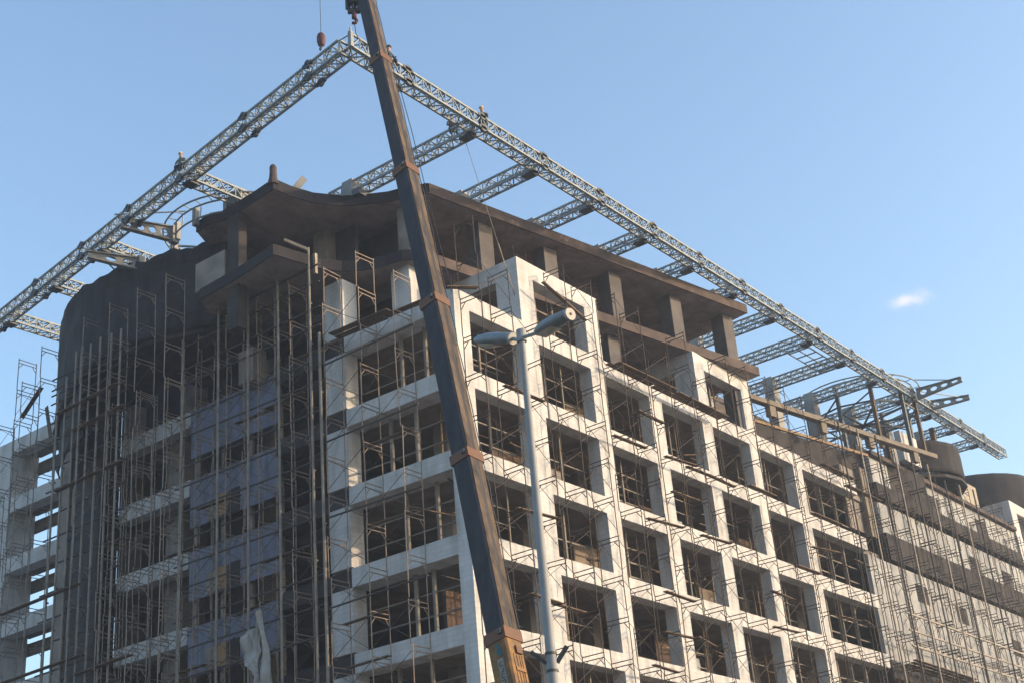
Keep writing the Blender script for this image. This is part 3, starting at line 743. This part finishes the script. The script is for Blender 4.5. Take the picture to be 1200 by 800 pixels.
single('timber_beam', MB().bar((95.5,2.4,4.8), (137,-4.6,4.8), .6, .6), M_woodl, (116,-1,4.3), 'long pale timber beam below the tan roof beam', 'beam')

# ------------------------------------------------------------------ hanging sheet
m = MB()
def cloth(c, nu, nv, seed, amp):
    vs_ = []; fs_ = []
    for j in range(nv+1):
        v = j/nv
        for i in range(nu+1):
            u = i/nu
            y = (c[0][0]*(1-u)+c[1][0]*u)*(1-v)+(c[2][0]*(1-u)+c[3][0]*u)*v; z = (c[0][1]*(1-u)+c[1][1]*u)*(1-v)+(c[2][1]*(1-u)+c[3][1]*u)*v
            nz_ = noise.noise(Vector((y*.55+seed, z*.3, seed)))
            ridge = abs(noise.noise(Vector((u*3.1+seed, v*2.2+u*2, seed*2))))
            vs_.append((-5.7 + amp*nz_ - amp*1.5*ridge, y + .35*noise.noise(Vector((v*4, seed, u))), z + .5*noise.noise(Vector((u*5, seed, v*2)))))
    for j in range(nv):
        for i in range(nu):
            a = j*(nu+1)+i; fs_.append((a, a+1, a+nu+2, a+nu+1))
    m.add(vs_, fs_)
cloth([(36.2,-43.0),(36.8,-43.1),(33.0,-59.5),(38.6,-58.5)], 12, 26, 1.3, .8)
cloth([(37.0,-44.9),(41.2,-46.4),(36.9,-53.4),(40.0,-50.2)], 12, 14, 5.7, .9)
cloth([(36.6,-43.4),(37.6,-45.2),(36.6,-49.5),(38.2,-51.5)], 6, 14, 8.1, .6)
tp = single('torn_sheet', m, M_tarp, (-5.6,36.2,-56), 'torn dirty white sheet hanging from the scaffold before the violet-blue panels', 'sheet', smooth=False)
md = tp.modifiers.new('thick', 'SOLIDIFY'); md.thickness = .01

# ------------------------------------------------------------------ crane
A = Vector((-53.6,-46.32,-74.94)); ad = Vector((.1112,.2379,.9649)).normalized(); rt = Vector(R0)
def axp(s): return A + ad*s + rt*(.36*math.sin(math.pi*max(0, min(1, s/95))))
crane = thing('crane_boom', (A-ad*31)[:], 'tall telescopic crane boom rising in front of the corner, yellow at its foot', 'crane')
nx = (Vector((1,0,0)) - ad*ad.x).normalized(); ny = ad.cross(nx).normalized()
def boom_section(name, s0, s1, w0, w1, md_, mr, nst=6):
    """chamfered box section; dark main shell plus the dirty side plate that faces the sun"""
    m = MB(); vs_ = []; c = .16
    for k in range(nst+1):
        s = s0+(s1-s0)*k/nst; w_ = (w0+(w1-w0)*k/nst)/2; o = axp(s)
        for a, b in ((-1,-1+c),(-1+c,-1),(1-c,-1),(1,-1+c),(1,1-c),(1-c,1),(-1+c,1),(-1,1-c)): vs_.append(o+nx*a*w_+ny*b*w_)
    fs_ = []
    for k in range(nst):
        for i in range(8): fs_.append((k*8+i, k*8+(i+1) % 8, k*8+8+(i+1) % 8, k*8+8+i))
    fs_ += [tuple(range(8))[::-1], tuple(range(nst*8, nst*8+8))]
    m.add(vs_, fs_)
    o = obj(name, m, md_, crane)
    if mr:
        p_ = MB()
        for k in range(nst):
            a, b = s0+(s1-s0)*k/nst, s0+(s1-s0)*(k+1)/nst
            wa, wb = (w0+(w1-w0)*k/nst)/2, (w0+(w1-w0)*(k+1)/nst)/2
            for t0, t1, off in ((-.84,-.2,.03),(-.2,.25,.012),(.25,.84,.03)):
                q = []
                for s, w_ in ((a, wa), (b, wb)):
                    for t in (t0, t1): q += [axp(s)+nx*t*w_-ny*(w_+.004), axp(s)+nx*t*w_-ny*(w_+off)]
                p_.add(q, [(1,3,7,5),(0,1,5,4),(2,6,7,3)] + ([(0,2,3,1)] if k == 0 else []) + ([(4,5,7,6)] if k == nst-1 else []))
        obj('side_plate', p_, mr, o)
        ch = MB()
        for k in range(nst):
            a, b = s0+(s1-s0)*k/nst, s0+(s1-s0)*(k+1)/nst
            wa, wb = (w0+(w1-w0)*k/nst)/2, (w0+(w1-w0)*(k+1)/nst)/2
            q = []
            for s, w_ in ((a, wa), (b, wb)):
                for t in (-.16+.05*math.sin(k*2.1), .2+.05*math.sin(k*3.3)): q += [axp(s)+nx*t*w_-ny*(w_+.02), axp(s)+nx*t*w_-ny*(w_+.022)]
            ch.add(q, [(1,3,7,5),(0,1,5,4),(2,6,7,3),(0,2,3,1),(4,5,7,6)])
        obj('side_channel', ch, M_boomd, o)
        obj('hose', MB().path([axp(s0+(s1-s0)*k/10)+nx*(w0*.5+.07+.05*math.sin(k*1.7))-ny*(w0*.5+.06*math.cos(k*2.3)) for k in range(11)], .055, 5), M_rope, o)
    return o
KW = 1/1.34
secs = [(-31,4.6,39*.0755,39*.0755), (4.6,23.8,37.5*.0757,36*.079), (23.8,43.5,34.5*.0815,32*.0875), (43.5,63.4,30*.089,27.5*.0955), (63.4,82.8,24.5*.0975,23*.104), (82.8,108,20.5*.106,19*.112)]
for i, (s0, s1, w0, w1) in enumerate(secs):
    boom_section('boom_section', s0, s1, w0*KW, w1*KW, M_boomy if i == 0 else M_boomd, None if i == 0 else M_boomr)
    if i < 5:
        w_ = w1*KW/2 + .1; o_ = obj('boom_collar', MB().bar(axp(s1-.95), axp(s1+.12), w_*2, w_*2, up=ny[:]), M_collar, crane)
        obj('collar_lug', MB().bar(axp(s1-.6)+nx*w_-ny*w_*.2, axp(s1-.6)+nx*(w_+.3)-ny*w_*.2, .4, .5).bar(axp(s1-.3)-nx*w_-ny*w_*.6, axp(s1-.3)-nx*(w_+.22)-ny*w_*.6, .35, .4), M_trussd, o_)
wb_ = 39*.0755*KW/2
def bquad(face, s0, s1, t0, t1, off, m=None):
    m = m or MB(); q = []
    for s in (s0, s1):
        for t in (t0, t1):
            for o in (.004, off): q.append(axp(s) + ((-nx*(wb_+o) - ny*t*wb_) if face == 'l' else (-ny*(wb_+o) + nx*t*wb_)))
    return m.add(q, [(1,3,7,5),(0,1,5,4),(2,6,7,3),(0,2,3,1),(4,5,7,6)])
def btri(pts, off=.03):
    q = [axp(s)-nx*(wb_+.02)-ny*t*wb_ for s, t in pts]+[axp(s)-nx*(wb_+.02+off)-ny*t*wb_ for s, t in pts]
    n_ = len(pts); return MB().add(q, [tuple(range(n_)), tuple(range(n_, 2*n_))]+[(i, (i+1) % n_, n_+(i+1) % n_, n_+i) for i in range(n_)])
obj('decal_band', bquad('l', -30, 2.0, -.22, .36, .022), M_greydecal, crane)
mk = btri([(3.45,-.22),(3.5,.0),(2.85,.36),(2.8,.06)]); t2 = btri([(2.85,-.25),(2.75,.36),(2.15,.36),(2.3,.02)]); mk.add(t2.v, t2.f)
obj('chevron_mark', mk, M_teal, crane)
lt = MB()
for i in range(9):
    s = 1.7 - i*.55
    bquad('l', s-.40, s-.32, -.1, .24, .034, lt); bquad('l', s-.32, s-.08, (.16 if i % 2 else -.1), (.24 if i % 2 else -.02), .034, lt)
    if i % 3 != 1: bquad('l', s-.08, s, -.1, .24, .034, lt)
obj('lettering', lt, M_ink, crane)
rb = MB()
for t in (-.45, -.1, .25, .5): bquad('r', -30, 2.2, t, t+.05, .05, rb)
for s in (.6, -9): bquad('r', s, s+.35, -.45, .7, .12, rb)
obj('side_rib', rb, M_boomy, crane)
obj('side_fitting', bquad('r', 2.3, 3.0, -.1, .6, .2), M_collar, crane)
tipp = axp(108)
obj('boom_head', MB().bar(tipp, tipp+ad*2.6, 2.2, 1.5).disc(tipp+ad*2.2+Vector((0,.9,0)), (1,0,0), 1.0, 1.2, 14), M_collar, crane)
jt = Vector((-25.9, 1.0, 52))
obj('fly_jib', MB().bar(tipp+ad*2.2+Vector((.4,.6,0)), jt+Vector((.3,0,0)), .4).bar(tipp+ad*2.2-Vector((.4,.6,0)), jt-Vector((.3,0,0)), .4), M_boomd, crane)
hk = Vector((-42.72,-21.35,17.9))
m = MB()
for dx in (-.45, -.15, .15, .45): m.tube(hk+Vector((dx*.62,-dx*.78,-1)), Vector((hk.x+dx*.62, hk.y-dx*.78, tipp.z+2.4)), .045, 5)
obj('hoist_rope', m, M_rope, crane)
obj('hoist_rope', MB().tube((-25.9,1.0,34.0), jt, .05, 5), M_rope, crane)
obj('boom_cable', MB().path([axp(80)+nx*1.35-ny*.9, axp(70)+nx*1.75-ny*.9, axp(62)+nx*1.5-ny*1.1, axp(45)+nx*1.9-ny*1.2], .05, 5), M_rope, crane)
# hook block and headache ball
hb = thing('hook_block', (hk-Vector((0,0,3.4)))[:], 'dark multi-sheave hook block hanging just left of the boom top', 'hook block')
ux = Vector((.62,-.78,0))
for t in (-.75, 0, .75): obj('cheek_plate', MB().bar(hk+ux*t+Vector((0,0,.5)), hk+ux*t-Vector((0,0,1.5)), .34, .6), M_rope, hb)
obj('sheave', MB().disc(hk-Vector((0,0,.3)), ux, .58, 1.0, 14), M_rope, hb)
obj('trunnion', MB().bar(hk+ux*-.8-Vector((0,0,1.75)), hk+ux*.8-Vector((0,0,1.75)), .5, .6), M_rope, hb)
obj('hook', MB().tube(hk-Vector((0,0,2.1)), hk-Vector((0,0,2.9)), .3, 8, .34).path([hk-Vector((0,0,2.9)), hk-Vector((0,0,3.3))+ux*.35, hk-Vector((0,0,3.7))+ux*.1, hk-Vector((0,0,3.6))-ux*.3], .2, 6), M_red, hb)
sling = single('rope_sling', MB().path([hk-Vector((0,0,3.8)), hk-Vector((0,0,5.4))+ux*.15, hk-Vector((0,0,6.8))+ux*.75, hk-Vector((0,0,7.4))+ux*1.2], .055, 5), M_rope, (hk-Vector((0,0,7.4)))[:], 'thin dark rope tail dangling below the hook block', 'rope')
bl = thing('crane_ball', (-25.9,1.0,31.2), 'faded red crane ball hanging on one rope over the left girder', 'crane ball')
obj('weight', MB().lathe((-25.9,1.0,31.5), [(0,.2),(.25,.5),(.9,.66),(1.7,.66),(2.2,.5),(2.5,.2)], 14), M_red, bl, True)
obj('hook', MB().tube((-25.9,1.0,31.6), (-26.0,1.15,30.9), .2, 6), M_rope, bl)
single('tag_line', MB().tube((4.6,-1,28.4), (20.5,1.5,-1.5), .05, 5).tube((13.0,.3,12.8),(20.5,1.5,-1.5),.09,5), M_galv, (20.5,1.5,-1.5), 'thin rope slanting down from the first cross girder past the roof slab', 'rope')

# ------------------------------------------------------------------ street lamp
lx, ly = -101.0, -84.85; LT = -71.0
lamp = thing('street_lamp', (lx, ly, GZ), 'grey double-headed street lamp on a tall tapering pole', 'street lamp')
obj('pole', MB().lathe((lx,ly,GZ), [(0,.62),(1.2,.62),(1.25,.29),(17,.235),(LT-GZ-.4,.15),(LT-GZ,.15)], 16), M_pole, lamp, True)
obj('base_plate', MB().box(lx-.8,lx+.8,ly-.8,ly+.8,GZ,GZ+.12), M_pole, lamp)
hl0, hl1 = Vector((-100.55,-83.95,-70.92)), Vector((-100.0,-81.3,-69.9))
hr0, hr1 = Vector((-101.36,-85.95,-71.62)), Vector((-101.93,-88.3,-71.72))
obj('arm', MB().tube((lx,ly,LT-.5), hl0, .09, 8).tube((lx,ly,LT-.35), hr0, .09, 8).disc((lx,ly,LT-.25),(0,0,1),.24,.6,12), M_pole, lamp)
def head(p, q, flip):
    d = (q-p); Ln = d.length; d.normalize(); sd_ = d.cross(Vector((0,0,1))).normalized(); up = sd_.cross(d).normalized()
    prof = [(0,.27,.24),(.06,.36,.30),(.35,.44,.35),(.6,.44,.35),(.85,.34,.27),(.97,.20,.16),(1.0,.06,.05)]
    if flip: prof = [(1-a, b, c) for a, b, c in prof][::-1]
    n_ = 16; vs_ = []; fs_ = []
    for a, wv, hv in prof:
        for i in range(n_):
            t = 2*math.pi*i/n_; cz = math.sin(t); vs_.append(p + d*(a*Ln) + sd_*wv*math.cos(t) + up*(hv*cz if cz > 0 else hv*.75*cz))
    for k in range(len(prof)-1):
        for i in range(n_): fs_.append((k*n_+i, k*n_+(i+1) % n_, (k+1)*n_+(i+1) % n_, (k+1)*n_+i))
    fs_ += [tuple(range(n_))[::-1], tuple(range((len(prof)-1)*n_, len(prof)*n_))]
    h = obj('lamp_head', MB().add(vs_, fs_), M_lamp, lamp, True)
    e = q if flip else p; ed = d if flip else -d
    obj('end_cap', MB().disc(e+ed*.02, ed, .30, .16, 14), M_lampend, h)
    obj('bolt_hole', MB().disc(e+ed*.11, ed, .07, .03, 10), M_ink, h)
    m = MB(); s0, s1 = (.12,.62) if flip else (.38,.88)
    vs_ = []
    for a in range(7):
        for b in range(7):
            u = s0+(s1-s0)*a/6; t = -1+2*b/6; bu = .16*(1-t*t)*math.sin(math.pi*a/6)
            vs_.append(p+d*(u*Ln)+sd_*(t*.34)-up*(.275+bu))
    m.add(vs_, [(a*7+b, a*7+b+1, a*7+b+8, a*7+b+7) for a in range(6) for b in range(6)])
    obj('lens', m, M_glassl, h, True)
head(hl0, hl1, False); head(hr0, hr1, True)
bz = -86.35
obj('band_clamp', MB().disc((lx,ly,bz),(0,0,1),.27,.1,16).disc((lx,ly,bz-.75),(0,0,1),.275,.1,16), M_trussd, lamp)
vr = Vector((.62,-.78,0))
obj('clamp_bracket', MB().bar(Vector((lx,ly,bz-.4))+vr*.24, Vector((lx,ly,bz+.25))+vr*.72, .15, .2).bar(Vector((lx,ly,bz-.4))-vr*.24, Vector((lx,ly,bz+.15))-vr*.85, .1, .14), M_ink, lamp)

# ------------------------------------------------------------------ workers on the girders
def worker(base, face, label, shirt, lean=0.25, helmet=True):
    """seated person: pelvis on base, facing angle face; one skinned surface"""
    f = Vector((math.cos(face), math.sin(face), 0)); s_ = Vector((-f.y, f.x, 0)); up = Vector((0,0,1))
    J = []; E = []; Rr = []
    def j(p, r, par=None):
        J.append(p); Rr.append(r)
        if par is not None: E.append((par, len(J)-1))
        return len(J)-1
    hp = up*.12
    pel = j(hp, .15); ch = j(hp+up*.30+f*lean*.3, .16, pel); ck = j(hp+up*.48+f*lean*.5, .15, ch); nk = j(hp+up*.57+f*lean*.62, .065, ck); hd = j(hp+up*.68+f*lean*.75, .095, nk); j(hp+up*.80+f*lean*.8, .085, hd)
    for sg in (-1, 1):
        k1 = j(hp+s_*sg*.12+f*.08, .10, pel); kn = j(hp+s_*sg*.17+f*.44-up*.02, .075, k1); an = j(hp+s_*sg*.16+f*.48-up*.42, .05, kn); j(hp+s_*sg*.17+f*.64-up*.47, .045, an)
        sh = j(hp+up*.46+s_*sg*.20+f*lean*.5, .065, ck); el = j(hp+up*.22+s_*sg*.27+f*(lean*.4+.12), .05, sh); wr = j(hp+up*.14+s_*sg*.18+f*.38, .036, el); j(hp+up*.11+s_*sg*.16+f*.47, .042, wr)
    me = bpy.data.meshes.new('person'); me.from_pydata(J, E, [])
    o = bpy.data.objects.new('person', me); COL.objects.link(o)
    sk_ = o.modifiers.new('skin', 'SKIN'); sk_.use_smooth_shade = True
    for i, sv_ in enumerate(me.skin_vertices[0].data): sv_.radius = (Rr[i], Rr[i]); sv_.use_root = (i == 0)
    sb = o.modifiers.new('sub', 'SUBSURF'); sb.levels = 1; sb.render_levels = 1
    dg = bpy.context.evaluated_depsgraph_get(); dg.update(); ne = bpy.data.meshes.new_from_object(o.evaluated_get(dg))
    o.modifiers.clear(); o.data = ne; bpy.data.meshes.remove(me)
    ne.materials.clear()
    for mm in (M_skin, shirt, M_trouser): ne.materials.append(mm)
    for p in ne.polygons:
        z = p.center.z - .12; ff = p.center.dot(f)
        p.material_index = 0 if z > .53 else (2 if z < .08 and not (z > .0 and ff > .36) else 1)
    o.name = 'person'; o.location = W(base); o['label'] = label; o['category'] = 'person'; o['group'] = 'workers on the girders'; o['_b'] = list(base)
    hc = (hp+up*.78+f*lean*.8)/S
    m = MB().lathe((base[0]+hc.x, base[1]+hc.y, base[2]+hc.z), [(-.06,.40),(.05,.38),(.22,.30),(.34,.14),(.36,.02)], 12)
    h = obj('helmet' if helmet else 'hair', m, M_helmet if helmet else M_hair, o, True)
    return o
worker((-19.4,40.2,gz+1.9), math.radians(200), 'worker in grey-green jacket astride the left girder', M_shirt[1], .3)
worker((-15.6,39.0,gz+2.1), math.radians(150), 'brown-clad worker crouched on the cross girder by the prow', M_shirt[2], .5, False)
worker((4.6,1.6,gz+2.1), math.radians(230), 'dark-clad worker sitting on the cross girder right of the boom', M_shirt[0], .4, False)
worker((6.6,-3.9,gz+1.7), math.radians(200), 'worker bent over a joint of the facade girder', M_shirt[0], .6)
worker((-16.9,-4.0,gz+1.9), math.radians(260), 'dark-clad worker on the facade girder just right of the boom', M_shirt[0], .2, False)

for o in bpy.data.objects:
    for k in ('_b', '_skip'):
        if k in o: del o[k]
